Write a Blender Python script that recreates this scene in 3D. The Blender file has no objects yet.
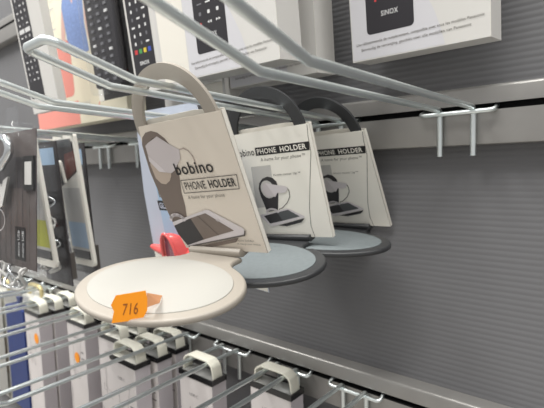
import bpy, bmesh, math, random
from mathutils import Vector, Matrix, Euler
random.seed(7)
D = bpy.data
COL = bpy.context.scene.collection
PI = math.pi

# ------------------------------------------------------------------ materials
MATS = {}
def mat(name, col, rough=.5, metal=0., spec=.5, coat=0., noise=None, alpha=None, bump=None):
    m = D.materials.new(name); m.use_nodes = True
    nt = m.node_tree; b = nt.nodes['Principled BSDF']
    b.inputs['Base Color'].default_value = (*col, 1)
    b.inputs['Roughness'].default_value = rough
    b.inputs['Metallic'].default_value = metal
    b.inputs['Specular IOR Level'].default_value = spec
    b.inputs['Coat Weight'].default_value = coat
    tc = None
    if noise or bump:
        tc = nt.nodes.new('ShaderNodeTexCoord')
    if noise:
        sc, amt = noise
        n = nt.nodes.new('ShaderNodeTexNoise'); n.inputs['Scale'].default_value = sc; n.inputs['Detail'].default_value = 4
        r = nt.nodes.new('ShaderNodeMapRange')
        r.inputs['From Min'].default_value = .3; r.inputs['From Max'].default_value = .7
        r.inputs['To Min'].default_value = 1 - amt; r.inputs['To Max'].default_value = 1 + amt
        mx = nt.nodes.new('ShaderNodeMix'); mx.data_type = 'RGBA'; mx.blend_type = 'MULTIPLY'
        mx.inputs[0].default_value = 1
        mx.inputs[6].default_value = (*col, 1)
        nt.links.new(tc.outputs['Object'], n.inputs['Vector'])
        nt.links.new(n.outputs['Fac'], r.inputs['Value'])
        nt.links.new(r.outputs['Result'], mx.inputs[7])
        nt.links.new(mx.outputs[2], b.inputs['Base Color'])
    if bump:
        sc, st = bump
        n = nt.nodes.new('ShaderNodeTexNoise'); n.inputs['Scale'].default_value = sc
        bp = nt.nodes.new('ShaderNodeBump'); bp.inputs['Strength'].default_value = st; bp.inputs['Distance'].default_value = .0005
        nt.links.new(tc.outputs['Object'], n.inputs['Vector'])
        nt.links.new(n.outputs['Fac'], bp.inputs['Height']); nt.links.new(bp.outputs['Normal'], b.inputs['Normal'])
    if alpha is not None:
        b.inputs['Alpha'].default_value = alpha
    MATS[name] = m
    return m

def S(r, g, b):            # srgb 0-255 to linear
    f = lambda c: ((c/255+.055)/1.055)**2.4 if c > 10 else c/255/12.92
    return (f(r), f(g), f(b))

wire = mat('zinc plated wire', S(236, 243, 243), .34, 1.)
rail_m = mat('grey painted rail', S(152, 150, 147), .36, .5, noise=(35, .05))
slot_m = mat('slot darkness', S(16, 16, 17), .8)
panel_m = mat('ribbed grey panel', S(108, 108, 110), .5, .0, spec=.35, noise=(6, .06))
cream = mat('warm ivory plastic', S(158, 151, 141), .45, bump=(900, .15))
cream_pad = mat('ivory soft pad', S(164, 162, 156), .7, bump=(1500, .3))
black_pl = mat('satin black plastic', S(50, 51, 53), .42, bump=(900, .15))
grey_pad = mat('slate grey soft pad', S(110, 117, 119), .62, noise=(300, .05), bump=(1500, .3))
kraft = mat('beige printed card', S(222, 213, 200), .5, noise=(9, .03))
card_w = mat('cream white card', S(240, 237, 228), .5, noise=(9, .03))
card_edge = mat('pale card edge', S(230, 226, 216), .6)
ink = mat('black ink', S(28, 27, 28), .5)
ink_soft = mat('grey ink', S(95, 90, 86), .5)
p_brown = mat('printed taupe', S(118, 106, 98), .5)
p_brown_d = mat('printed dark brown', S(84, 75, 71), .5)
p_black = mat('printed black', S(48, 46, 48), .45)
p_grey = mat('printed dark grey', S(82, 84, 86), .5)
p_light = mat('printed lavender white', S(212, 206, 208), .5)
p_charger = mat('printed pale grey', S(200, 193, 194), .5)
p_plate = mat('printed light grey', S(196, 194, 190), .5)
p_beige = mat('printed sand', S(187, 172, 158), .5)
p_cable = mat('printed cable', S(178, 164, 155), .5)
white_box = mat('white carton', S(208, 206, 202), .5, noise=(7, .02))
carton_l = mat('pale lilac print', S(203, 202, 206), .5)
remote_bk = mat('printed remote black', S(40, 38, 43), .4)
btn = mat('printed button white', S(215, 215, 215), .5)
btn_d = mat('printed button grey', S(110, 110, 115), .5)
red = mat('printed red', S(200, 60, 62), .5); green = mat('printed green', S(76, 150, 82), .5)
yellow = mat('printed yellow', S(215, 190, 60), .5); blue = mat('printed blue', S(62, 84, 178), .5)
orange = mat('fluorescent orange paper', S(255, 158, 24), .55)
orange_l = mat('orange paper reverse', S(240, 170, 120), .6)
pen = mat('pen ink', S(150, 82, 30), .5)
ivory = mat('ivory hanger plastic', S(226, 224, 210), .4)
rim_bk = mat('glossy black rim', S(24, 24, 26), .22, coat=.4)
floor_m = mat('grey tray insert', S(150, 150, 148), .25, coat=.5)
floor_w = mat('white tray insert', S(218, 216, 208), .4)
box_w = mat('white printed carton', S(214, 208, 206), .5, noise=(30, .03))
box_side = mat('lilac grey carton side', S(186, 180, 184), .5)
line_m = mat('grey line print', S(120, 114, 116), .5)
sky_b = mat('pale blue print', S(172, 198, 224), .5)
ice = mat('ice blue card', S(200, 208, 224), .5, noise=(20, .04))
lime = mat('lime print', S(198, 200, 60), .5)
woodred = mat('dark red print', S(110, 62, 56), .5)
dark_ins = mat('dark insert card', S(58, 54, 56), .5, noise=(60, .2))
brown_ins = mat('dark brown insert', S(82, 74, 72), .5, noise=(60, .1))
pink = mat('salmon pink print', S(232, 150, 138), .5)
cream_print = mat('cream print', S(234, 228, 206), .5)
denim = mat('printed blue shirt', S(126, 150, 200), .5, noise=(250, .15))
skin_p = mat('printed skin', S(216, 178, 168), .5)
hair_p = mat('printed hair', S(120, 60, 58), .5)
gold = mat('brass coloured plastic', S(205, 190, 140), .3, .4)
navy = mat('deep blue carton', S(26, 50, 112), .4, noise=(30, .1))
rose = mat('rose silicone', S(226, 92, 90), .3, coat=.5)
lens = mat('dusky lens', S(150, 90, 105), .15, coat=.5)
grey_dk = mat('dark grey plastic', S(70, 69, 70), .5)
chrome = mat('bright metal', S(225, 228, 230), .12, 1.)

def clear_mat():
    m = D.materials.new('clear plastic'); m.use_nodes = True; nt = m.node_tree
    nt.nodes.clear()
    o = nt.nodes.new('ShaderNodeOutputMaterial'); t = nt.nodes.new('ShaderNodeBsdfTransparent')
    g = nt.nodes.new('ShaderNodeBsdfGlossy'); g.inputs['Roughness'].default_value = .12
    t.inputs['Color'].default_value = (.975, .98, .985, 1)
    fr = nt.nodes.new('ShaderNodeLayerWeight'); fr.inputs['Blend'].default_value = .35
    mr = nt.nodes.new('ShaderNodeMapRange'); mr.inputs['To Min'].default_value = .03; mr.inputs['To Max'].default_value = .14
    mx = nt.nodes.new('ShaderNodeMixShader')
    nt.links.new(fr.outputs['Facing'], mr.inputs['Value']); nt.links.new(mr.outputs['Result'], mx.inputs['Fac'])
    nt.links.new(t.outputs[0], mx.inputs[1]); nt.links.new(g.outputs[0], mx.inputs[2])
    nt.links.new(mx.outputs[0], o.inputs[0])
    return m
clear = clear_mat()

# ------------------------------------------------------------------ mesh kit
class MB:
    def __init__(s): s.v = []; s.f = []; s.m = []; s.mats = []
    def mi(s, m):
        if m not in s.mats: s.mats.append(m)
        return s.mats.index(m)
    def add(s, vs, fs, m, M=None):
        b = len(s.v); k = s.mi(m)
        for v in vs: s.v.append(tuple(M @ Vector(v)) if M else tuple(v))
        for f in fs: s.f.append([b+i for i in f]); s.m.append(k)
        return s
    def box(s, a, b, m, M=None):
        x0, y0, z0 = a; x1, y1, z1 = b
        vs = [(x0,y0,z0),(x1,y0,z0),(x1,y1,z0),(x0,y1,z0),(x0,y0,z1),(x1,y0,z1),(x1,y1,z1),(x0,y1,z1)]
        return s.add(vs, [(0,3,2,1),(4,5,6,7),(0,1,5,4),(1,2,6,5),(2,3,7,6),(3,0,4,7)], m, M)
    def poly(s, pts, y, m, M=None):       # flat polygon in the local x-z plane facing -y
        vs = [(p[0], y, p[1]) for p in pts]
        a = sum(pts[i][0]*pts[(i+1) % len(pts)][1]-pts[(i+1) % len(pts)][0]*pts[i][1] for i in range(len(pts)))
        idx = list(range(len(pts)))
        if a < 0: idx.reverse()
        return s.add(vs, [idx], m, M)
    def rect(s, x0, z0, x1, z1, y, m): return s.poly([(x0,z0),(x1,z0),(x1,z1),(x0,z1)], y, m)
    def rrect(s, x0, z0, x1, z1, r, y, m, n=5):
        pts = []
        for cx, cz, a0 in ((x1-r,z1-r,0),(x0+r,z1-r,90),(x0+r,z0+r,180),(x1-r,z0+r,270)):
            for k in range(n+1):
                a = math.radians(a0+90*k/n); pts.append((cx+r*math.cos(a), cz+r*math.sin(a)))
        return s.poly(pts, y, m)
    def stroke(s, pts, w, y, m, closed=False):
        n = len(pts); rng = range(n if closed else n-1)
        for i in rng:
            a = Vector(pts[i]); b = Vector(pts[(i+1) % n]); d = (b-a)
            if d.length < 1e-9: continue
            d.normalize(); q = Vector((-d.y, d.x))*w/2; e = d*w*.3
            s.poly([tuple(a-e+q), tuple(a-e-q), tuple(b+e-q), tuple(b+e+q)], y, m)
        return s
    def text(s, body, x0, z0, w, h, y, m, bold=0., slant=0., rot=0.):
        vs, fs, (tw, th, mx, mz) = text_mesh(body, bold)
        out = []
        ca, sa = math.cos(rot), math.sin(rot)
        for v in vs:
            px = (v[0]-mx)/tw*w; pz = (v[1]-mz)/th*h
            px += slant*pz
            out.append((x0+px*ca-pz*sa, y, z0+px*sa+pz*ca))
        return s.add(out, fs, m)
    def tube(s, pts, r, m, seg=10, closed=False, caps=True):
        P = [Vector(p) for p in pts]; n = len(P); rings = []
        t0 = (P[1]-P[0]).normalized(); up = Vector((0,0,1)) if abs(t0.z) < .9 else Vector((1,0,0))
        nrm = (up - t0*up.dot(t0)).normalized(); b = len(s.v); k = s.mi(m)
        for i in range(n):
            if closed: t = (P[(i+1) % n]-P[i-1]).normalized()
            elif i == 0: t = t0
            elif i == n-1: t = (P[-1]-P[-2]).normalized()
            else: t = ((P[i+1]-P[i]).normalized()+(P[i]-P[i-1]).normalized()).normalized()
            nrm = (nrm - t*nrm.dot(t)).normalized(); bi = t.cross(nrm)
            rr = r[i] if isinstance(r, (list, tuple)) else r
            for q in range(seg):
                a = 2*PI*q/seg; s.v.append(tuple(P[i]+(nrm*math.cos(a)+bi*math.sin(a))*rr))
        for i in range(n if closed else n-1):
            j = (i+1) % n
            for q in range(seg):
                w_ = (q+1) % seg
                s.f.append([b+i*seg+q, b+i*seg+w_, b+j*seg+w_, b+j*seg+q]); s.m.append(k)
        if caps and not closed:
            s.f.append([b+q for q in reversed(range(seg))]); s.m.append(k)
            s.f.append([b+(n-1)*seg+q for q in range(seg)]); s.m.append(k)
        return s
    def prism(s, pts, y0, y1, m, M=None):   # outline in x-z, extruded along y
        n = len(pts); a = sum(pts[i][0]*pts[(i+1) % n][1]-pts[(i+1) % n][0]*pts[i][1] for i in range(n))
        if a < 0: pts = pts[::-1]
        vs = [(p[0], y0, p[1]) for p in pts]+[(p[0], y1, p[1]) for p in pts]
        fs = [list(range(n)), list(range(2*n-1, n-1, -1))]
        for i in range(n): j = (i+1) % n; fs.append([i, n+i, n+j, j])
        return s.add(vs, fs, m, M)
    def build(s, name, parent=None, smooth=None, bevel=None, seg=3):
        me = D.meshes.new(name); me.from_pydata(s.v, [], s.f); me.update()
        for m in s.mats: me.materials.append(m)
        me.polygons.foreach_set('material_index', s.m)
        if bevel:
            bm = bmesh.new(); bm.from_mesh(me)
            es = [e for e in bm.edges if len(e.link_faces) == 2 and e.calc_face_angle(0) > math.radians(40)]
            bmesh.ops.bevel(bm, geom=es, offset=bevel, segments=seg, profile=.5, affect='EDGES', clamp_overlap=True)
            bm.to_mesh(me); bm.free()
        if smooth is not None:
            me.polygons.foreach_set('use_smooth', [True]*len(me.polygons))
            me.set_sharp_from_angle(angle=math.radians(smooth))
        o = D.objects.new(name, me); COL.objects.link(o)
        if parent: o.parent = parent
        return o

_tc = {}
def text_mesh(body, bold=0.):
    key = (body, bold)
    if key in _tc: return _tc[key]
    c = D.curves.new('t', 'FONT'); c.body = body; c.size = 1; c.offset = bold; c.resolution_u = 3; c.space_character = 1.08
    o = D.objects.new('t', c); COL.objects.link(o)
    dg = bpy.context.evaluated_depsgraph_get(); dg.update()
    me = o.evaluated_get(dg).to_mesh()
    vs = [tuple(v.co) for v in me.vertices]; fs = [list(p.vertices) for p in me.polygons]
    o.evaluated_get(dg).to_mesh_clear()
    D.objects.remove(o); D.curves.remove(c)
    xs = [v[0] for v in vs]; zs = [v[1] for v in vs]
    # faces must face -y: (x, z) counter-clockwise
    out = []
    for f in fs:
        a = sum(vs[f[i]][0]*vs[f[(i+1) % len(f)]][1]-vs[f[(i+1) % len(f)]][0]*vs[f[i]][1] for i in range(len(f)))
        out.append(f if a > 0 else f[::-1])
    _tc[key] = (vs, out, (max(xs)-min(xs), max(zs)-min(zs), min(xs), min(zs)))
    return _tc[key]

def fillet(pts, r, n=6):
    P = [Vector(p) for p in pts]; out = [P[0]]
    for i in range(1, len(P)-1):
        a = (P[i-1]-P[i]); b = (P[i+1]-P[i]); la, lb = a.length, b.length
        a.normalize(); b.normalize(); ang = a.angle(b)
        if ang > math.radians(178): out.append(P[i]); continue
        d = min(r/math.tan(ang/2), la*.49, lb*.49)
        p0 = P[i]+a*d; p2 = P[i]+b*d
        for k in range(n+1):
            t = k/n; out.append(p0*(1-t)**2+P[i]*2*t*(1-t)+p2*t*t)
    out.append(P[-1]); return out

def thing(name, label, cat, loc=(0,0,0), group=None, R=None):
    o = D.objects.new(name, None); COL.objects.link(o); o.empty_display_size = .02
    if R is not None: o.matrix_world = Matrix.Translation(loc) @ R.to_4x4()
    else: o.location = loc
    o['label'] = label; o['category'] = cat
    if group: o['group'] = group
    return o
def kids(o): return [c for c in D.objects if c.parent == o]
def dup(root, label, loc=None, R=None, group=None):
    r = root.copy(); COL.objects.link(r); r['label'] = label
    if group: r['group'] = group
    if R is not None: r.matrix_world = Matrix.Translation(loc) @ R.to_4x4()
    elif loc is not None: r.location = loc
    for ch in kids(root):
        c = ch.copy(); COL.objects.link(c); c.parent = r
        for g in kids(ch):
            d = g.copy(); COL.objects.link(d); d.parent = c
    return r
def struct(o): o['kind'] = 'structure'; return o
def rotm(yaw, pitch, roll=0.):
    return (Matrix.Rotation(yaw, 3, 'Z') @ Matrix.Rotation(pitch, 3, 'X') @ Matrix.Rotation(roll, 3, 'Y'))

# ------------------------------------------------------------------ setting
X0, X1 = -2.4, .9
def make_panel():
    m = MB(); z = -.75; prof = []
    pitch = .0052
    while z < .80:
        prof += [(.0180, z), (.01778, z+pitch*.22), (.01778, z+pitch*.62), (.0180, z+pitch*.84)]
        z += pitch
    n = len(prof)
    vs = [(X0, y, z) for y, z in prof]+[(X1, y, z) for y, z in prof]
    fs = [(i, n+i, n+i+1, i+1) for i in range(n-1)]
    m.add(vs, fs, panel_m)
    m.box((X0, .021, -.75), (X1, .03, .8), panel_m)
    return struct(m.build('wall_back', smooth=50))
make_panel()

def make_rail(name, s):
    m = MB()
    up = [(.0, s+.0027), (.0, s+.0150), (.0004, s+.0166), (.0014, s+.0176), (.003, s+.0181), (.0215, s+.0181)]
    dn = [(.0215, s-.031), (.0012, s-.031), (.0003, s-.0304), (0, s-.0292), (0, s-.0027)]
    for prof in (up, dn):
        n = len(prof)
        vs = [(X0, y, z) for y, z in prof]+[(X1, y, z) for y, z in prof]
        m.add(vs, [(i, n+i, n+i+1, i+1) for i in range(n-1)], rail_m)
    prof = [(0, s-.0027), (.011, s-.0027), (.011, s+.0027), (0, s+.0027)]
    n = 4
    vs = [(X0, y, z) for y, z in prof]+[(X1, y, z) for y, z in prof]
    m.add(vs, [(i, n+i, n+i+1, i+1) for i in range(n-1)], slot_m)
    return struct(m.build(name, smooth=40))
ZU, ZL, ZT = .0437, -.2365, .3239
make_rail('trim_1', ZU); make_rail('trim_2', ZL); make_rail('trim_3', ZT)

m = MB(); m.box((-3.2, -3.0, -1.32), (2.2, .03, -1.30), mat('pale shop floor', S(168, 164, 158), .35, noise=(3, .05))); struct(m.build('floor'))

# ------------------------------------------------------------------ hooks
WR = .0025
def make_hook(label, x, z, rise=0., group=None, tip=.0145, tail=.040, ext=0.):
    t = thing('double_wire_hook', label, 'hook', (x, 0, z), group=group)
    h = .0138
    a = [(-h, -.0036, -tail), (-h, -.0036, .0003), (-h, -.243, rise+.001), (-h, -.2935-ext, rise+tip+.001+ext*.29),
         (h, -.2935-ext, rise+tip+.001+ext*.29), (h, -.243, rise+.001), (h, -.0036, .0003), (h, -.0036, -tail)]
    m = MB(); m.tube(fillet(a, .006, 6), WR, wire, 12)
    m.build('prong_wire', t, smooth=60)
    w = .0305
    c = [(-w+.001, .008, .0015), (-w, -.0075, -.0035), (w, -.0075, -.0035), (w-.001, .008, .0015)]
    m = MB(); m.tube(fillet(c, .005, 6), .0020, wire, 12)
    m.build('crossbar', t, smooth=60)
    return t
gu = 'double wire hooks in the upper rail'; gl = 'double wire hooks in the lower rail'
make_hook('empty double wire hook in the upper rail, nearest and rightmost, nothing hanging on it', -.1222, ZU, -.001, gu, ext=.05)
make_hook('double wire hook in the upper rail carrying the three phone holders', -.2495, ZU, .0095, gu)
make_hook('double wire hook in the upper rail carrying the ice blue glasses holder card', -.357, ZU, .0085, gu)
make_hook('double wire hook in the upper rail carrying the clear blister packs at far left', -.586, ZU, .011, gu)
make_hook('empty double wire hook in the upper rail, seen behind the clear blister packs', -.695, ZU, .008, gu)
LX = [-.128, -.2247, -.313, -.408, -.508, -.612, -.722, -.842, -.955, -1.075]
LL = ['double wire hook in the lower rail, rightmost at the bottom frame edge',
      'empty double wire hook in the lower rail, right of the nearest white carton',
      'double wire hook in the lower rail carrying the nearest, rightmost white carton',
      'double wire hook in the lower rail carrying the single carton second from the right',
      'double wire hook in the lower rail carrying the row of three white cartons',
      'double wire hook in the lower rail with cartons just below the orange price tag',
      'double wire hook in the lower rail with the carton left of the orange price tag',
      'double wire hook in the lower rail carrying the three leftmost white cartons',
      'double wire hook in the lower rail carrying the deep blue carton',
      'leftmost double wire hook in the lower rail, carrying brass coloured packs']
for x, l in zip(LX[1:], LL[1:]):
    make_hook(l, x, ZL, .0, gl)

# ------------------------------------------------------------------ phone holders
def card_outline():
    return [(-.0423, 0), (-.0452, -.012), (-.0475, -.023), (-.0496, -.036), (-.0490, -.055), (-.0480, -.070),
            (-.0460, -.085), (-.0425, -.1031), (.0423, -.1031), (.0423, 0)]
def k(pts): return [(a/1000, b/1000) for a, b in pts]
def ell(cx, cz, rx, rz, n=28, a0=0, a1=360):
    return [(cx+rx*math.cos(math.radians(a0+(a1-a0)*i/n)), cz+rz*math.sin(math.radians(a0+(a1-a0)*i/n))) for i in range(n if a1-a0 == 360 else n+1)]

def design_taupe(m):
    L = lambda i: -.00012*i
    m.poly(k([(-47.7,-23.5),(-46,-13.5),(-42.6,-8.4),(-37,-5.2),(-30,-4.6),(-24,-6.6),(-18.5,-11.5),(-14,-20),(-13,-28),(-17,-36),(-18.5,-42),(-22.5,-54),(-24.5,-66),(-27.8,-76),
              (-36,-80),(-45.9,-84),(-47.4,-73),(-48.4,-60),(-49.2,-46),(-49.4,-36)]), L(1), p_brown)
    m.poly(k([(-41.7,-22.2),(-45.6,-30.1),(-45.5,-41),(-41.5,-45.6),(-36.5,-46.6),(-30.5,-44),(-27,-40.5),(-24.5,-36)]), L(2), p_beige)
    m.poly(k([(-37.5,-12.6),(-31,-9.8),(-25,-10.0),(-20,-13.2),(-30,-18)]), L(2), p_brown_d)
    m.poly(k([(-25.6,-10.2+1),(-15.7,-16.2),(-7.5,-21.1),(-10,-28),(-16.7,-33),(-19,-35.5),(-25,-38),(-30.2,-37.2),(-37,-29),(-43.7,-22.2),(-42.5,-14.8),(-38,-12.8)]), L(3), p_charger)
    m.poly(k([(-37,-29),(-43.7,-22.2),(-44.8,-27),(-38,-36),(-30.2,-37.2)]), L(4), p_light)
    m.stroke(k([(-7.5,-21.1),(-3,-20.6),(.5,-22.6),(3,-26.5),(3.6,-31),(2,-36)]), .0009, L(2), p_cable)
    m.text('bobino', -.0196, -.0400, .0385, .0092, L(5), ink, .012)
    m.stroke(k([(-18.2,-44.3),(37.9,-43.0),(36.2,-53.2),(-19.2,-54.6)]), .00055, L(5), ink_soft, True)
    m.text('PHONE', -.0157, -.0522, .0215, .0062, L(5), ink, .0, rot=.02)
    m.text('HOLDER', .0094, -.0517, .0255, .0062, L(5), ink, .02, rot=.02)
    m.text('A home for your phone', -.0170, -.0604, .038, .0034, L(5), ink_soft, .0, rot=.03)
    # phone
    m.poly(k([(-46.3,-80.3),(-45.5,-79),(-3.5,-68.6),(0,-68.8),(27.4,-83.2),(28.4,-85),(26.5,-89),(-34,-101),(-38.5,-101.5),(-45.3,-86)]), L(6), p_light)
    m.poly(k([(-45.6,-82.4),(-23.1,-75.5),(-16.8,-94.0),(-38.8,-100.1),(-44.6,-90)]), L(7), p_black)
    m.poly(k([(-23.1,-75.5),(-4.6,-71.2),(18.2,-85.3),(-16.8,-94.0)]), L(7), p_brown)
    m.stroke(k([(-14,-73.2),(1,-89.6)]), .0006, L(8), p_brown_d)
    m.poly(ell(.0055, -.0770, .0022, .0012, 14), L(7), p_charger)
    m.stroke(k([(-37.5,-101.2),(26.8,-88.9),(28.6,-85.4)]), .0012, L(8), ink_soft)
    m.poly(k([(-30,-101.5),(20,-91.4),(16,-95.2),(-20,-102.3)]), L(5), p_brown)
    m.stroke([(p[0], p[1]) for p in ell(-.0383, -.0785, .0085, .0060, 10, 15, 165)], .0030, L(8), p_light)
    m.text('Phone holder', .0165, -.0944, .017, .0017, L(5), ink_soft)
    m.text('to charge your devices', .0165, -.0974, .022, .0017, L(5), ink_soft)

def design_black(m):
    L = lambda i: -.00012*i
    m.text('bobino', -.0425, -.0212, .0218, .0066, L(2), ink, .006)
    m.poly(k([(-18.9,-14.4),(38.6,-14.9),(37.6,-22.4),(-19.7,-22.0)]), L(1), ink)
    m.text('PHONE', -.0172, -.0208, .0210, .0049, L(2), card_w, .012)
    m.text('HOLDER', .0080, -.0210, .0270, .0049, L(2), card_w, .025)
    m.text('A home for your phone\u2122', -.0160, -.0285, .0475, .0040, L(2), ink_soft, .0, slant=.2)
    m.text('Home sweet Up\u2122', -.0060, -.0430, .0290, .0027, L(2), ink_soft, .0, slant=.2)
    m.poly(k([(-28.8,-31.9),(-6.2,-31.9),(-11.3,-71.7),(-34.6,-73.0)]), L(1), p_plate)
    m.poly(k([(-23.2,-77.2),(-24.6,-68),(-26.1,-61),(-26.1,-53.5),(-23.8,-48),(-19,-44),(-12.6,-42.4),(-7.4,-44),(-4,-48),(-3.6,-53),(-5.2,-59.9),(-7,-66),(-10.2,-75.8)]), L(2), p_black)
    m.poly(ell(-.0158, -.0548, .0078, .0088), L(3), p_plate)
    m.poly(k([(-16.5,-48.4),(-8,-50.4),(4.4,-52.6),(7.1,-54.2),(4,-58),(1.2,-59.0),(-6,-58.6),(-9,-62.4),(-17.6,-62),(-21.8,-56),(-20.6,-50.5)]), L(4), p_light)
    m.poly(k([(-20.6,-50.5),(-16.5,-48.4),(-9,-62.4),(-17.6,-62),(-21.8,-56)]), L(5), p_charger)
    m.stroke(k([(6.0,-53.7),(7.4,-58),(6.6,-63),(2.5,-68.6),(-4,-73.5),(-8.6,-75)]), .0007, L(3), ink_soft)
    m.poly(k([(-33.1,-81.2),(-31.6,-80.0),(.6,-74.2),(3.0,-74.6),(17.6,-82.0),(17.8,-83.4),(-19.5,-92.0),(-22.8,-91.6)]), L(6), p_light)
    m.poly(k([(-27.6,-81.1),(-11.1,-77.7),(-7.3,-86.4),(-22.6,-89.2)]), L(7), p_black)
    m.poly(k([(-11.1,-77.7),(1.6,-75.5),(12.9,-82.2),(-7.3,-86.4)]), L(7), p_grey)
    m.poly(k([(-14,-91.4),(17.4,-84.2),(13,-88.2),(-4,-92)]), L(5), p_black)
    m.stroke([(p[0], p[1]) for p in ell(-.0165, -.0785, .0070, .0042, 8, 15, 165)], .0022, L(8), p_light)
    m.stroke(k([(40.2,-1),(38.9,-10),(38.4,-24),(34.5,-38),(29.8,-55),(24.5,-75),(22,-92),(23.5,-102.5)]), .00055, L(1), ink_soft)

RCX, RCZ, TH = -.0045, -.0050, .0026
def make_holder(label, body_m, pad_m, card_m, design, pose, group, labels, tilt):
    loc, (yaw, pitch, roll) = pose
    t = thing('phone_holder', label, 'phone holder', loc, group=group, R=rotm(yaw, pitch, roll))
    # strap: ring + body, lies inside the card sleeve (y .0022 .. .0064)
    y0, y1 = .0010, .0010+TH
    n = 72; outer, inner = [], []
    hz = -.1045
    for i in range(n):
        a = 2*PI*i/n; ca, sa = math.cos(a), math.sin(a)
        inner.append((RCX+.0318*ca, RCZ+.0325*sa - (0 if sa > 0 else .004*(-sa))))
        if sa >= 0: outer.append((RCX+.0422*ca, RCZ+.0430*sa))
        else:
            # body below the ring: tapering strap that widens again to the hinge
            tz = RCZ + (hz-RCZ)*min(1, (-sa)/.60) if -sa < .60 else hz
            u = (RCZ-tz)/(RCZ-hz)
            w = .0422*(1-u)+.0265*u - .010*math.sin(PI*u)
            if -sa < .60: outer.append((RCX-.002*u+math.copysign(w, ca), tz))
            else:
                lim = math.sqrt(1-.36); outer.append((RCX-.002+.0265*ca/lim, hz))
    m = MB()
    vs = [(p[0], y0, p[1]) for p in outer]+[(p[0], y0, p[1]) for p in inner]+[(p[0], y1, p[1]) for p in outer]+[(p[0], y1, p[1]) for p in inner]
    fs = []
    for i in range(n):
        j = (i+1) % n
        fs += [(i, j, n+j, n+i), (2*n+j, 2*n+i, 3*n+i, 3*n+j), (j, i, 2*n+i, 2*n+j), (n+i, n+j, 3*n+j, 3*n+i)]
    m.add(vs, [f[::-1] for f in fs], body_m)
    m.build('ring_strap', t, smooth=50, bevel=.0010)
    # hinge bar at the lower edge, in front of the sleeve
    m = MB()
    hw = .0270; HX = -.0065
    prof = [(-.0055, -.1005), (-.0060, -.1025), (-.0055, -.1048), (-.003, -.1062), (.0045, -.1062), (.0062, -.105), (.0062, -.1040), (-.0008, -.1036), (-.0012, -.1000), (-.0030, -.0992)]
    vs = [(HX-hw, y, z) for y, z in prof]+[(HX+hw, y, z) for y, z in prof]; q = len(prof)
    m.add(vs, [list(range(q-1, -1, -1)), list(range(q, 2*q))]+[(i, (i+1) % q, q+(i+1) % q, q+i) for i in range(q)], body_m)
    m.build('hinge_bar', t, smooth=40, bevel=.0005, seg=2)
    # platform: local frame at the hinge, tilted so the far edge drops a little
    Rp = rotm(yaw, pitch, roll).inverted() @ (Matrix.Rotation(tilt[0], 3, 'X') @ Matrix.Rotation(tilt[1], 3, 'Y'))
    M = Matrix.Translation((HX, -.003, -.1045)) @ Rp.to_4x4()
    ec, ea, eb = -.0562+tilt[2], .0713, .0454
    def outline(off, n=64):
        pts = []
        for i in range(n+1):
            a = math.radians(56-292*i/n)
            pts.append(((ea-off)*math.cos(a), ec+(eb-off)*math.sin(a)))
        return pts
    el = outline(0)
    neck = [(-.0335, -.0160), (-.0285, -.0128), (-.0258, -.0080), (-.0258, -.0030), (-.0268, .0010), (.0268, .0010), (.0258, -.0030), (.0258, -.0080), (.0285, -.0128), (.0335, -.0160)]
    pts = el+neck
    # plan (x, y) -> extrude in z
    m = MB(); T = .0046
    nn = len(pts); vs = [(p[0], p[1], 0) for p in pts]+[(p[0], p[1], -T) for p in pts]
    area = sum(pts[i][0]*pts[(i+1) % nn][1]-pts[(i+1) % nn][0]*pts[i][1] for i in range(nn))
    top = list(range(nn)); bot = list(range(nn, 2*nn))
    if area < 0: top.reverse()
    else: bot.reverse()
    sd = [(i, (i+1) % nn, nn+(i+1) % nn, nn+i) if area < 0 else (i, nn+i, nn+(i+1) % nn, (i+1) % nn) for i in range(nn)]
    m.add(vs, [top, bot]+sd, body_m, M)
    pl = m.build('platform', t, smooth=50, bevel=.0019, seg=4)
    m = MB(); pad = []
    for i in range(72):
        a = 2*PI*i/72; pad.append((.0622*math.cos(a), ec+.0006+.0378*math.sin(a)))
    vs = [(p[0], p[1], .0006) for p in pad]+[(p[0], p[1], -.0005) for p in pad]
    m.add(vs, [list(range(72)), list(range(143, 71, -1))]+[(i, 72+i, 72+(i+1) % 72, (i+1) % 72) for i in range(72)], pad_m, M)
    pd = m.build('soft_pad', pl, smooth=50, bevel=.0004, seg=2)
    pd['label'] = labels[0]
    # printed sleeve: front sheet with print, two spines, back sheet a little taller
    m = MB(); o = card_outline(); th = .0004; dp = .0042
    m.prism(o, 0, th, card_m)
    ob = [(p[0], p[1] if p[1] < -.001 else .0030) for p in o]; ob = [(-.0423, .0016), (-.030, .0034), (.020, .0034), (.0423, .0012)] + o[::-1][1:-1][::1]
    ob = [(-.0423, 0), (-.0330, .0032), (.0150, .0032), (.0423, .0005), (.0423, -.1031), (-.0425, -.1031), (-.0460, -.085), (-.0480, -.070), (-.0490, -.055), (-.0496, -.036), (-.0475, -.023)]
    m.prism(ob, dp-th, dp, card_edge)
    m.box((.0419, 0, -.1031), (.0423, dp, 0), card_edge)
    design(m)
    c = m.build('card_sleeve', t)
    c['label'] = labels[1]
    return t, M

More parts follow.
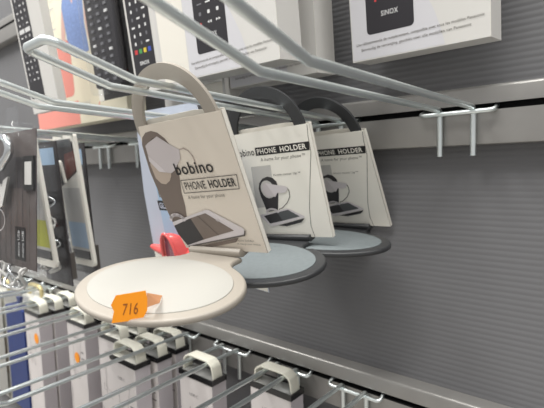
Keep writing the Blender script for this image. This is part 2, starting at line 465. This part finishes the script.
H1 = ((-.2432, -.2074, .0336), (.0569, .3694, -.0477))
H2 = ((-.2527, -.0999, .0319), (.0867, .2798, -.0590))
H3 = ((-.2367, -.0300, .0286), (-.0389, .4300, -.0350))
gh = 'phone holders hanging on one hook'
h1, M1 = make_holder('ivory phone holder at the front with a beige printed sleeve and orange price tag', cream, cream_pad, kraft, design_taupe, H1, gh,
            ('off white soft pad', 'beige card sleeve with a large taupe phone holder picture'), (.1865, .0127, 0))
h2, M2 = make_holder('black phone holder right behind the ivory one, with a cream printed sleeve', black_pl, grey_pad, card_w, design_black, H2, gh,
            ('slate grey soft pad', 'cream card sleeve with a black title bar'), (.1997, -.015, .0050))
h3, M3 = make_holder('rearmost black phone holder, smallest in view and nearest the grey wall panel', black_pl, grey_pad, card_w, design_black, H3, gh,
            ('slate grey soft pad', 'cream card sleeve with a black title bar'), (.0783, .0115, .0014))

# orange price tag folded over the rim of the ivory platform (points in world space -> local)
def local_mesh(parent, m): 
    inv = (Matrix.Translation(H1[0]) @ rotm(*H1[1]).to_4x4()).inverted()
    m.v = [tuple(inv @ Vector(v)) for v in m.v]
TAGO = (-.2167, -.2672, -.0762)
def tag():
    u = Vector((.72, .69, .03)).normalized(); z = Vector((.04, 0, 1)).normalized(); n = u.cross(z).normalized()
    o = Vector(TAGO)
    w2, h2_ = .0100, .0084
    pts = [(-w2, -h2_), (w2*.86, -h2_*.88), (w2, h2_*.05), (w2*.80, h2_*1.04), (-w2*.98, h2_*.9), (-w2*.86, h2_*.1)]
    pts = [(-w2, -h2_), (w2*.70, -h2_*.90), (w2*.98, -h2_*.30), (w2*1.0, h2_*.5), (w2*.92, h2_*1.06), (-w2*.72, h2_*.88), (-w2*1.0, h2_*.25), (-w2*.86, -h2_*.2)]
    m = MB()
    def W(p, d): return tuple(o+u*p[0]+z*p[1]+n*d)
    q = len(pts)
    m.add([W(p, .0) for p in pts]+[W(p, -.0003) for p in pts], [list(range(q)), list(range(2*q-1, q-1, -1))]+[(i, q+i, q+(i+1) % q, (i+1) % q) for i in range(q)], orange)
    vs, fs, (tw, th, mx, mz) = text_mesh('716', 0.)
    m.add([W((-.0062+(v[0]-mx)/tw*.0085+.0022+(v[1]-mz)/th*.0008, -.0042+(v[1]-mz)/th*.0066), .0002) for v in vs], fs, pen)
    # the folded-back half lying on the dish
    a = W((w2*.98, h2_*.9), 0); b = W((w2*.98, -h2_*.1), 0)
    c = (-.2232, -.2402, -.0772); d = (-.2158, -.2478, -.0786)
    m.add([a, b, d, c], [(0, 1, 2, 3)], orange_l)
    local_mesh(h1, m)
    t = m.build('price_tag', h1); t['label'] = 'orange price tag with handwritten 716'
tag()

# ------------------------------------------------------------------ ice blue glasses holder card with rose glasses holder
def glasses_card():
    t = thing('glasses_holder_pack', 'ice blue glasses holder card with a rose coloured holder, behind the ivory phone holder', 'packaged product',
              (-.366, -.121, .062), R=rotm(0, .24, 0))
    m = MB()
    o = [(-.044, 0), (.044, 0), (.047, -.030), (.088, -.060), (.088, -.192), (-.092, -.178), (-.079, -.090), (-.062, -.023)]
    m.prism(o, 0, .0005, ice)
    m.poly([(-.052+.0045, -.033), (.0, -.033), (.0, -.15), (-.060, -.15)], -.0001, sky_b)
    m.text('bobino', -.051, -.0960, .036, .0085, -.0003, ink_soft, .01)
    m.poly([(-.057, -.100), (.03, -.100), (.03, -.1115), (-.057, -.1115)], -.0003, ink)
    m.text('GLASSES HOLDER', -.055, -.1095, .068, .0070, -.0004, ice, .03)
    m.poly([(-.0915, -.1775), (.0875, -.1915), (.0875, -.172), (-.089, -.160)], -.0002, card_w)
    m.build('backing_card', t)
    m = MB()   # rose moulded holder: wing base + arched band
    rows = []
    for i in range(13):
        u = i/12; x = -.080+.086*u; w = .0045+.0065*math.sin(PI*u)**.7; rows.append((x, w))
    seg = 10; vs = []; fs = []
    for i, (x, w) in enumerate(rows):
        zc = -.156 - .004*math.sin(PI*i/12)
        for q in range(seg):
            a = 2*PI*q/seg; vs.append((x, -.0075+.007*math.cos(a)*w/.010, zc+w*.62*math.sin(a)))
    for i in range(12):
        for q in range(seg): fs.append((i*seg+q, (i+1)*seg+q, (i+1)*seg+(q+1) % seg, i*seg+(q+1) % seg))
    fs += [list(range(seg)), [12*seg+q for q in reversed(range(seg))]]
    m.add(vs, fs, rose)
    m.build('rose_base', t, smooth=60)
    m = MB(); arch = []; n = 14; cx = -.028
    for r_i in range(6):
        u = r_i/5; rx = .0120*(1-.5*u*u); rz = .0300*(1-.5*u*u)
        for q in range(n+1):
            a = PI*q/n; arch.append((cx+.012*u+rx*math.cos(a), -.022+.020*u, -.160+rz*math.sin(a)))
    m.add(arch, [(r_i*(n+1)+q, r_i*(n+1)+q+1, (r_i+1)*(n+1)+q+1, (r_i+1)*(n+1)+q) for r_i in range(5) for q in range(n)], rose)
    m.tube([(cx+.0118*math.cos(PI*q/n), -.0222, -.160+.0296*math.sin(PI*q/n)) for q in range(n+1)], .0018, rose, 8)
    m.add([(cx+.0112*math.cos(PI*q/n), -.0190, -.160+.0290*math.sin(PI*q/n)) for q in range(n+1)], [list(range(n+1))], lens)
    m.build('rose_hood', t, smooth=60)
glasses_card()

# ------------------------------------------------------------------ hanging cartons on the lower rail
TZ = ZL+WR      # top of the prongs
def make_carton(name='hanging_carton', label='', W=.062, DP=.0245, H=.275, floor=floor_m, body=box_w, side=box_side, arch=ivory):
    t = thing(name, label, 'carton', (0, 0, 0), group='white cartons with ivory hanging loops')
    zt = -.0170   # tray top relative to prong top
    hw = W/2; hd = DP/2
    m = MB()
    m.box((-hw+.0012, -hd+.0008, zt-.010-H), (hw-.0012, hd-.0008, zt-.0065), body)
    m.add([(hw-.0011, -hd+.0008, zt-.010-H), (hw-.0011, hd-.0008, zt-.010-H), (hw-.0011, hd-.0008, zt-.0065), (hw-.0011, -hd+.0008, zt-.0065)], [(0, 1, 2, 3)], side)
    yf = -hd+.0006
    m.stroke([(-.012, zt-.045), (-.012, zt-.10)], .0008, yf, line_m); m.stroke([(.016, zt-.030), (.006, zt-.075)], .0006, yf, line_m)
    m.stroke([(-.020, zt-.080), (.004, zt-.092), (.004, zt-.10), (-.020, zt-.088)], .0006, yf, line_m, True)
    m.rect(.014, zt-.052, .022, zt-.049, yf, line_m); m.rect(.014, zt-.062, .024, zt-.060, yf, line_m)
    m.text('USB-C', -.012, zt-.030, .016, .004, yf, line_m)
    m.stroke([(-.026, zt-.12), (-.026, zt-.25)], .0010, yf, line_m)
    m.build('carton_body', t)
    m = MB()
    def frame(o, i, z0, z1, mm):
        (ox, oy), (ix, iy) = o, i
        for a, b in (((-ox, -oy), (ox, -iy)), ((-ox, iy), (ox, oy)), ((-ox, -iy), (-ix, iy)), ((ix, -iy), (ox, iy))):
            m.box((a[0], a[1], z0), (b[0], b[1], z1), mm)
    frame((hw, hd), (hw-.0018, hd-.0018), zt-.0065, zt, rim_bk)
    m.build('tray_rim', t)
    m = MB(); m.box((-hw+.0018, -hd+.0018, zt-.0064), (hw-.0018, hd-.0018, zt-.0012), floor); m.build('tray_insert', t)
    # ivory loop: strap following a rounded trapezoid
    aw, at = .0255, .0168
    path = [(-aw-.001, zt-.0012), (-aw+.0012, .0002-.004), (-at, 0.0009), (at, .0009), (aw-.0012, .0002-.004), (aw+.001, zt-.0012)]
    pv = fillet([(p[0], 0, p[1]) for p in path], .006, 5)
    th, sw = .0024, .0074; vs = []; n = len(pv)
    for i, p in enumerate(pv):
        a = pv[max(0, i-1)]; b = pv[min(n-1, i+1)]; d = (b-a).normalized(); nn = Vector((-d.z, 0, d.x))
        for yy, oo in ((-sw, 0), (sw, 0), (sw, th), (-sw, th)):
            vs.append(tuple(p+nn*oo+Vector((0, yy, 0))))
    fs = [(3, 2, 1, 0), tuple((n-1)*4+q for q in range(4))]
    for i in range(n-1):
        for q in range(4): fs.append((i*4+q, i*4+(q+1) % 4, (i+1)*4+(q+1) % 4, (i+1)*4+q))
    m = MB(); m.add(vs, fs, arch); m.build('hanging_loop', t, smooth=40, bevel=.0006, seg=2)
    return t
ca = make_carton(label='nearest white carton with ivory loop, rightmost in the lower row')
ca.location = (-.3155, -.0240, TZ)
dup(ca, 'single white carton with ivory loop, second from the right in the lower row', (-.4100, -.0535, TZ))
cw = make_carton(label='front carton of the three on one lower hook, standing out by its white insert', floor=floor_w)
cw.location = (-.5230, -.0835, TZ)
dup(ca, 'middle carton of the three on one lower hook, between the front and rear ones', (-.5170, -.0535, TZ))
dup(ca, 'rear carton of the three on one lower hook, nearest the wall', (-.5190, -.0215, TZ))
dup(cw, 'front carton right below the orange price tag, with a white insert', (-.6160, -.0500, TZ))
dup(cw, 'rear carton behind the one below the orange price tag', (-.6120, -.0215, TZ))
ci = dup(cw, 'carton left of the orange price tag with a small orange sticker on its front', (-.7240, -.0480, TZ))
dup(cw, 'rear carton behind the one left of the orange price tag', (-.7240, -.0200, TZ))
ch_ = dup(ca, 'front carton of the three leftmost ones, with a small orange sticker, beside the blue carton', (-.8450, -.0700, TZ))
dup(ca, 'middle carton of the three leftmost white ones', (-.8420, -.0440, TZ))
dup(ca, 'rear carton of the three leftmost white ones', (-.8420, -.0180, TZ))
for par, (x, z) in ((ci, (.0, -.080)), (ch_, (.016, -.064))):
    m = MB(); m.poly(ell(x, z, .0085, .0092, 20), -.0124, orange); m.poly(ell(x, z, .0085, .0092, 20)[::-1], -.0120, orange)
    s = m.build('orange_sticker', par); s['label'] = 'small round orange price sticker'

# blue carton and brass coloured packs, far left
def blue_carton(label, loc, W, H):
    t = thing('blue_carton', label, 'carton', loc)
    m = MB(); m.box((-W/2, -.012, -H-.04), (W/2, .012, -.034), navy); m.build('carton_body', t)
    m = MB()
    m.prism([(-W/2, -.034), (W/2, -.034), (W/2, -.006), (W*.3, .006), (-W*.3, .006), (-W/2, -.006)], -.0006, .0006, clear); m.build('clear_header', t)
    m = MB(); m.prism([(-.010, -.014), (.012, -.012), (.002, -.030)], -.003, .003, navy); m.build('blue_badge', t)
    return t
blue_carton('deep blue carton with a clear header at far left of the lower row', (-.955, -.060, TZ), .088, .34)
def brass_pack(label, loc, g):
    t = thing('brass_pack', label, 'packaged product', loc, group=g)
    m = MB(); pts = [(-.030, -.016, -.0185), (-.027, -.016, .0008), (-.010, -.016, .0030), (.010, -.016, .0030), (.027, -.016, .0008), (.030, -.016, -.0185)]
    m.tube(fillet(pts, .008, 5), .0042, gold, 8); m.build('hanging_loop', t, smooth=60)
    m = MB(); m.box((-.036, -.030, -.2600), (.036, .004, -.0190), floor_w); m.rect(-.030, -.20, .030, -.12, -.0302, p_beige); m.build('carton_body', t)
    return t
bp = brass_pack('pack with a brass coloured loop at the left frame edge, front of two', (-1.075, -.070, TZ+.0), 'brass looped packs at far left')
dup(bp, 'pack with a brass coloured loop at the left frame edge, rear of two', (-1.075, -.030, TZ))
dup(bp, 'pack with a brass coloured loop just above the blue carton', (-.955, -.012, TZ))

# ------------------------------------------------------------------ remote control cartons, upper row
def remote_print(m, u0, v0, w, h, yy, style):
    m.rrect(u0, v0, u0+w, v0+h, .0035, yy-.0001, remote_bk)
    cols = [.22, .5, .78]
    if style == 'sinox':
        m.text('SINOX', u0+w*.33, v0+.0130, w*.36, .0042, yy-.0002, btn, .008)
        z = v0+.0265; r = 0
        while z < v0+h-.01:
            for i, c in enumerate(cols):
                x = u0+w*c
                mm = red if (r == 0 and i == 0) else btn
                if r in (0,):
                    s_ = .0017
                    if i == 0: m.poly(ell(x, z, .0011, .0011, 8), yy-.0002, mm)
                    else:
                        sg = -1 if i == 1 else 1
                        for dx in ((-.0016, .0016) if i != 1 else (-.0016, .0016)):
                            m.poly([(x+dx-sg*s_*.8, z-s_*.8), (x+dx+sg*s_*.8, z), (x+dx-sg*s_*.8, z+s_*.8)], yy-.0002, mm)
                elif r % 3 == 2: m.rect(x-.0032, z-.0007, x+.0032, z+.0007, yy-.0002, btn_d if i == 0 else btn)
                else: m.rrect(x-.0016, z-.0016, x+.0016, z+.0016, .0007, yy-.0002, mm if i else btn_d)
            z += .0088; r += 1
    else:
        if style != 'plain': m.text('SINOX', u0+w*.28, v0+.011, w*.44, .0042, yy-.0002, btn, .03)
        z = v0+.026; r = 0
        while z < v0+h-.008:
            if r == 0 and style == 'colour':
                for i, mm in enumerate((red, green, yellow, blue)):
                    m.rect(u0+w*(.12+.21*i), z-.0024, u0+w*(.12+.21*i)+w*.13, z+.0024, yy-.0002, mm)
            elif style == 'plain' and r == 8:
                m.rrect(u0+w*.1, z-.003, u0+w*.47, z+.003, .001, yy-.0002, btn); m.rrect(u0+w*.53, z-.003, u0+w*.9, z+.003, .001, yy-.0002, btn)
            else:
                for i, c in enumerate(cols):
                    x = u0+w*c; q = (r*3+i) % 4
                    if q == 1: m.rect(x-.0030, z-.0010, x+.0030, z+.0010, yy-.0002, btn)
                    else: m.rrect(x-.0015, z-.0018, x+.0015, z+.0018, .0007, yy-.0002, btn if q else btn_d)
            z += .0086; r += 1

def make_sinox(label, loc, pitch, W=.115, H=.21, DP=.0325, group=None, yaw=0.):
    t = thing('remote_carton', label, 'carton', loc, group=group, R=rotm(yaw, pitch, 0))
    m = MB(); m.box((0, 0, 0), (W, DP, H), white_box)
    # lilac area bounded by an arc
    arc = [(.0815, .0), (.0785, .014), (.0740, .028), (.0670, .043), (.0590, .058), (.0480, .074), (.0330, .090), (.0200, .104), (.0, .118)]
    m.poly([(0.0008, 0.001)]+[(max(a, .0008), max(b, .001)) for a, b in arc], -.0001, carton_l)
    remote_print(m, .0155, .0205, .0420, .175, -.0001, 'sinox')
    m.text('Une t\u00e9l\u00e9commande de remplacement, compatible avec tous les mod\u00e8les Panasonic', .0048, .0120, .106, .0030, -.0004, ink_soft, .004, rot=.028)
    m.text('Eenvoudig de vervanging, geschikt voor alle modellen van Panasonic', .0095, .0072, .092, .0030, -.0004, ink_soft, .004, rot=.028)
    m.stroke([(W+.0001, .0), (W+.0001, H)], .0003, 0, card_edge)
    m.build('carton_body', t, bevel=None)
    return t
gs = 'white remote control cartons in the upper row'
s1 = make_sinox('white remote control carton, rightmost, above the empty wire hook', (-.2020, -.0375, .0905), .10, W=.1145, group=gs)
s2 = dup(s1, 'white remote control carton left of the rightmost one, front of its hook', (-.3470, -.1050, .0885), rotm(0, .10, 0), gs)
s3 = dup(s1, 'white remote control carton partly hidden right behind its twin in front', (-.3490, -.0470, .0860), rotm(0, .07, 0), gs)

def colour_carton(label, loc, pitch):
    t = thing('remote_carton', label, 'carton', loc, group=gs, R=rotm(0, pitch, 0))
    W, H, DP = .108, .22, .033
    m = MB(); m.box((0, 0, 0), (W, DP, H), white_box)
    m.rect(.055, .004, .104, .2, -.0001, card_edge); m.stroke([(.052, 0), (.052, H)], .0004, -.0002, carton_l)
    remote_print(m, .0035, .0190, .0400, .19, -.0001, 'colour')
    m.text('IR', .092, .110, .004, .003, -.0003, ink_soft)
    m.build('carton_body', t); return t
c4 = colour_carton('white carton printed with a black remote with coloured buttons, above the ivory ring', (-.4540, -.0950, .0880), .12)
dup(c4, 'white carton just behind the one with coloured buttons', (-.4590, -.0520, .0770), rotm(0, .09, 0))

# clear blister pack with a large black remote
def blister_remote():
    t = thing('blister_remote_pack', 'clear blister pack with a large black remote control, upper left', 'packaged product', (-.5780, -.0720, .0960), R=rotm(0, .10, 0))
    W, H = .096, .24
    m = MB(); m.box((0, .0, 0), (W, .001, H), grey_dk); m.rect(.0, .0, .012, H, -.0001, card_w); m.build('backing_card', t)
    m = MB(); m.box((.014, -.012, .014), (.082, -.002, .22), remote_bk); r = m.build('remote_control', t, smooth=50, bevel=.004)
    m = MB()
    for i in range(22):
        for j in range(3):
            x = .030+.018*j; z = .022+.009*i
            m.box((x-.0032, -.0135, z-.0016), (x+.0032, -.0118, z+.0016), btn_d if (i*2+j) % 5 else btn)
    m.build('button', r); r.children[0]['kind'] = 'stuff'
    m = MB(); m.box((.006, -.017, .006), (.090, -.0002, .23), clear); m.build('clear_shell', t, smooth=40, bevel=.005)
blister_remote()

# carton with the woman and salmon print
def print_carton():
    t = thing('printed_carton', 'cream carton with a woman in a blue shirt and a salmon pink panel, upper left', 'carton', (-.8500, -.0400, .0775), R=rotm(0, .05, 0))
    W, H, DP = .268, .26, .034
    m = MB(); m.box((0, 0, 0), (W, DP, H), cream_print)
    m.rect(.0, .0, .142, .034, -.0001, pink); m.rrect(.064, .042, .134, .124, .010, -.0002, pink); m.poly(ell(.096, .090, .004, .004, 14), -.0003, p_brown)
    m.stroke([(.19, .010), (.205, .030), (.235, .045)], .0018, -.0002, pink)
    m.text('universal', .135, .026, .040, .006, -.0002, carton_l)
    # woman
    n0 = len(m.v)
    m.poly([(.128, .105), (.123, .140), (.118, .172), (.124, .186), (.140, .192), (.160, .190), (.176, .184), (.180, .168), (.178, .140), (.184, .100), (.150, .095)], -.0002, denim)
    m.poly([(.118, .172), (.110, .140), (.106, .112), (.116, .108), (.122, .140)], -.0003, skin_p)
    m.poly([(.141, .192), (.150, .170), (.161, .190), (.160, .205), (.142, .205)], -.0003, skin_p)
    m.poly(ell(.150, .218, .014, .019, 20), -.0004, skin_p)
    m.poly(ell(.150, .232, .018, .016, 20, 0, 180)+[(.132, .205), (.138, .214)], -.0005, hair_p)
    m.poly([(.183, .172), (.192, .140), (.192, .116), (.185, .116), (.180, .145)], -.0003, skin_p)
    for i in range(n0, len(m.v)): m.v[i] = (m.v[i][0]+.004, m.v[i][1], m.v[i][2]-.002)
    for zz in (.195, .165): m.stroke(ell(.090, zz, .009, .009, 20), .0008, -.0002, p_plate, True); m.rect(.082, zz-.020, .098, zz-.018, -.0002, p_plate)
    m.v = [(v[0]*1.08, v[1]*.9, v[2]*1.08) for v in m.v]
    m.build('carton_body', t)
print_carton()
def left_carton():
    t = thing('remote_carton', 'white carton with a slim black remote print at the far upper left', 'carton', (-.7180, -.1030, .0900), R=rotm(0, .13, 0))
    W, H, DP = .086, .25, .012
    m = MB(); m.box((0, 0, 0), (W, DP, H), white_box)
    remote_print(m, .0045, .022, .045, .22, -.0001, 'plain')
    m.rect(.055, .012, .08, .016, -.0002, p_plate)
    m.build('carton_body', t)
left_carton()

# ------------------------------------------------------------------ blister packs on the far left upper hook
def slim_pack(label, loc, face_mat, top_mats, g, H):
    t = thing('slim_blister_pack', label, 'packaged product', loc, group=g, R=rotm(0, .10, 0))
    W = .060; z1 = .006; z0 = z1-H
    m = MB(); 
    pts = []
    for cx, cz, a0 in ((W-.008, z0+.008, 270), (W-.004, z1-.004, 0), (.004, z1-.004, 90), (.008, z0+.008, 180)):
        r = .008 if cz < -.1 else .004
        for q in range(6): a = math.radians(a0+18*q); pts.append((cx+r*math.cos(a), cz+r*math.sin(a)))
    m.prism(pts, .0, .0045, card_w); 
    m.rect(.005, z0+.014, W-.006, z0+.110, -.0001, white_box)
    m.rect(.006, z0+.026, W-.007, z0+.062, -.0002, face_mat)
    m.rect(.005, z0+.010, W-.006, z0+.022, -.0002, grey_dk)
    m.poly([(.005, z0+.112), (W-.006, z0+.132), (W-.006, z1-.010), (.005, z1-.010)], -.0002, top_mats[0])
    m.poly([(.020, z0+.120), (W-.006, z0+.135), (W-.006, z1-.022), (.026, z1-.026)], -.0003, top_mats[1])
    m.rect(.006, z1-.016, W-.010, z1-.006, -.0004, top_mats[2])
    m.build('backing_card', t)
    m = MB(); m.box((.004, -.012, z0+.012), (W-.005, -.0005, z1-.006), clear); m.build('clear_shell', t, smooth=40, bevel=.004)
    m = MB(); m.tube(fillet([(.012, -.006, z0+.115), (.018, -.007, z1-.05), (.024, -.006, z1-.03), (.030, -.006, z0+.118)], .006, 5), .0022, card_w, 8); m.build('cable', t, smooth=60)
    return t
gb = 'slim blister packs on the far left hook'
slim_pack('slim blister pack with a pale blue label, right of the lime one', (-.6280, -.1180, .0440), sky_b, (dark_ins, woodred, p_grey), gb, .182)
slim_pack('slim blister pack with a lime yellow label, left of the pale blue one', (-.6230, -.1700, .0400), lime, (dark_ins, p_light, sky_b), gb, .168)

def ny_pack():
    t = thing('clamshell_pack', 'clear clamshell pack with white ny lettering and an orange sticker at the left edge', 'packaged product', (-.5400, -.2030, .0480), R=rotm(0, -.07, 0))
    W = .065
    m = MB()
    m.box((-W, .001, -.150), (W*.98, .002, -.002), brown_ins)
    m.rect(-W, -.064, W*.98, -.030, 0.0009, dark_ins)
    for i in range(7): m.stroke([(-.05+.016*i, -.148), (-.05+.016*i, -.040)], .0012, .0007, dark_ins if i % 2 else ink_soft)
    m.rect(.010, -.142, .038, -.106, .0006, ink); 
    for i in range(2): m.text('micro USB', W-.042+.011*i, -.138, .028, .005, .0004, btn, rot=PI/2)
    m.build('insert_card', t)
    m = MB(); m.text('ny', -.052, -.098, .072, .027, -.0062, white_box, .05, rot=.3); m.text('ny', -.052, -.098, .072, .027, -.0060, white_box, .05, rot=.3)
    for i in range(5): m.text('ny', -.052, -.098, .072, .027, -.0058+.0005*i, white_box, .05, rot=.3)
    m.stroke(ell(-.022, -.100, .022, .013, 24), .0012, -.0062, btn, True)
    m.build('white_lettering', t)
    m = MB(); m.tube([(-.002+.026*math.cos(a), -.010, -.022+.014*math.sin(a)) for a in [2*PI*i/28 for i in range(28)]], .0045, chrome, 10, closed=True)
    m.tube(fillet([(.018, -.010, -.030), (.000, -.010, -.042), (-.030, -.010, -.044)], .01, 5), .004, chrome, 10)
    m.build('earphone_loop', t, smooth=60)
    m = MB(); m.box((W-.026, -.0015, -.066), (W-.003, .0005, -.030), ink); m.rect(W-.023, -.060, W-.006, -.036, -.0017, p_plate); m.build('grey_label', t)
    m = MB()
    pr = [(-W-.006, -.010), (-W-.006, -.150), (-W+.01, -.182), (W-.012, -.182), (W+.004, -.150), (W+.004, -.010), (W-.01, .004), (-W+.01, .004)]
    m.prism(pr, -.020, .004, clear); m.build('clear_shell', t, smooth=40, bevel=.004)
    m = MB(); m.prism([(-.018, .004), (.018, .004), (.014, .026), (-.014, .026)], .001, .0022, clear); m.build('hang_tab', t)
    m = MB(); m.prism([(-.045, -.120), (-.001, -.120), (.010, -.107), (-.001, -.092), (-.045, -.092)], -.0212, -.0206, orange); s = m.build('orange_sticker', t); s['label'] = 'orange price sticker'
    for zz in (-.158,):
        m = MB()
        for i in range(5):
            x = -.04+.023*i
            m.tube([(x+.011*math.cos(a+i), -.010+.005*math.sin(2*a), zz+.012*math.sin(a)) for a in [2*PI*q/14 for q in range(14)]], .0016, chrome if i % 2 else p_plate, 8, closed=True)
        m.build('coiled_wires', t, smooth=60)
ny_pack()

def dark_pack(label, loc):
    t = thing('dark_blister_pack', label, 'packaged product', loc, group='dark blister packs near the wall', R=rotm(0, .05, 0))
    m = MB(); m.box((-.038, 0, -.19), (.038, .0015, .0), dark_ins)
    m.rect(-.030, -.03, .030, -.008, -.0002, sky_b)
    m.build('backing_card', t)
    m = MB()
    for i in range(4):
        z = -.075-.030*i
        for sx in (-1, 1):
            m.tube([(sx*.014+.011*math.cos(a+z*50), -.008+.005*math.sin(2*a+sx), z+.008*math.sin(a)) for a in [2*PI*q/16 for q in range(16)]], .0017, chrome if (i+sx) % 2 else p_plate, 8, closed=True)
    m.build('coiled_wires', t, smooth=60)
    m = MB(); m.box((-.036, -.016, -.186), (.036, -.0003, -.004), clear); m.build('clear_shell', t, smooth=40, bevel=.005)
    m = MB(); m.box((-.020, .002, -.186), (.020, .016, -.150), ink_soft); m.build('grey_base', t)
    return t
dp1 = dark_pack('dark blister pack with shiny coils between the lime and pale blue labelled packs', (-.6060, -.1420, .0400))
dup(dp1, 'dark blister pack nearest the wall, behind the pale blue labelled pack', (-.6350, -.0900, .0400), rotm(0, .04, 0))

def pouch():
    t = thing('dark_pouch', 'dark grey rounded pouch at the bottom left corner, below the lower hooks', 'pouch', (-.630, -.200, -.300))
    m = MB(); pts = [(-.085, -.20), (.085, -.20), (.100, -.16), (.104, -.03), (.090, -.008), (.05, 0), (-.07, 0), (-.085, -.02)]
    m.prism(pts, -.012, .012, grey_dk); m.build('pouch_body', t, smooth=40, bevel=.009, seg=4)
    m = MB(); m.rect(-.05, -.12, .06, -.04, -.0123, p_grey); m.build('label_patch', t)
pouch()

# ------------------------------------------------------------------ light: ceiling strips of the shop and soft room light
def area(name, loc, target, sx, sy, power, col=(1, 1, 1)):
    l = D.lights.new(name, 'AREA'); l.shape = 'RECTANGLE'; l.size = sx; l.size_y = sy; l.energy = power; l.color = col
    o = D.objects.new(name, l); COL.objects.link(o); o.location = loc
    d = Vector(target)-Vector(loc); o.rotation_euler = d.to_track_quat('-Z', 'Y').to_euler(); return o
area('ceiling_strip_light', (.3, -.80, 1.85), (-.3, -.1, 0), 2.4, .30, 54, (1, .985, .95))
area('ceiling_strip_light', (-1.6, -.75, 1.85), (-.8, -.1, 0), 1.6, .30, 62, (1, .985, .95))
w = D.worlds.new('World'); bpy.context.scene.world = w; w.use_nodes = True; nt = w.node_tree; nt.nodes.clear()
wo = nt.nodes.new('ShaderNodeOutputWorld'); bg = nt.nodes.new('ShaderNodeBackground'); tc = nt.nodes.new('ShaderNodeTexCoord')
sp = nt.nodes.new('ShaderNodeSeparateXYZ'); cr = nt.nodes.new('ShaderNodeValToRGB'); mr = nt.nodes.new('ShaderNodeMapRange')
mr.inputs['From Min'].default_value = -1; mr.inputs['From Max'].default_value = 1
nt.links.new(tc.outputs['Generated'], sp.inputs[0]); nt.links.new(sp.outputs['Z'], mr.inputs['Value']); nt.links.new(mr.outputs['Result'], cr.inputs['Fac'])
cr.color_ramp.elements[0].position = .0; cr.color_ramp.elements[0].color = (.22, .21, .20, 1)
cr.color_ramp.elements[1].position = 1.; cr.color_ramp.elements[1].color = (.95, .95, .93, 1)
e = cr.color_ramp.elements.new(.5); e.color = (.58, .57, .56, 1)
e = cr.color_ramp.elements.new(.66); e.color = (.72, .71, .70, 1)
nt.links.new(cr.outputs[0], bg.inputs['Color']); bg.inputs['Strength'].default_value = .84; nt.links.new(bg.outputs[0], wo.inputs[0])

# ------------------------------------------------------------------ camera
c = D.cameras.new('camera'); co = D.objects.new('camera', c); COL.objects.link(co)
c.sensor_width = 36; c.lens = 441.246/544*36; c.clip_start = .01
R3 = Matrix(((.7693, -.0318, .6381), (.6382, .0850, -.7652), (-.0299, .9959, .0857)))
co.matrix_world = Matrix.Translation((0, -.40, 0)) @ R3.to_4x4()
c.dof.use_dof = True; c.dof.focus_distance = .32; c.dof.aperture_fstop = 13
bpy.context.scene.camera = co
sc = bpy.context.scene
sc.view_settings.view_transform = 'Standard'; sc.view_settings.look = 'None'; sc.view_settings.gamma = 1; sc.view_settings.exposure = .1
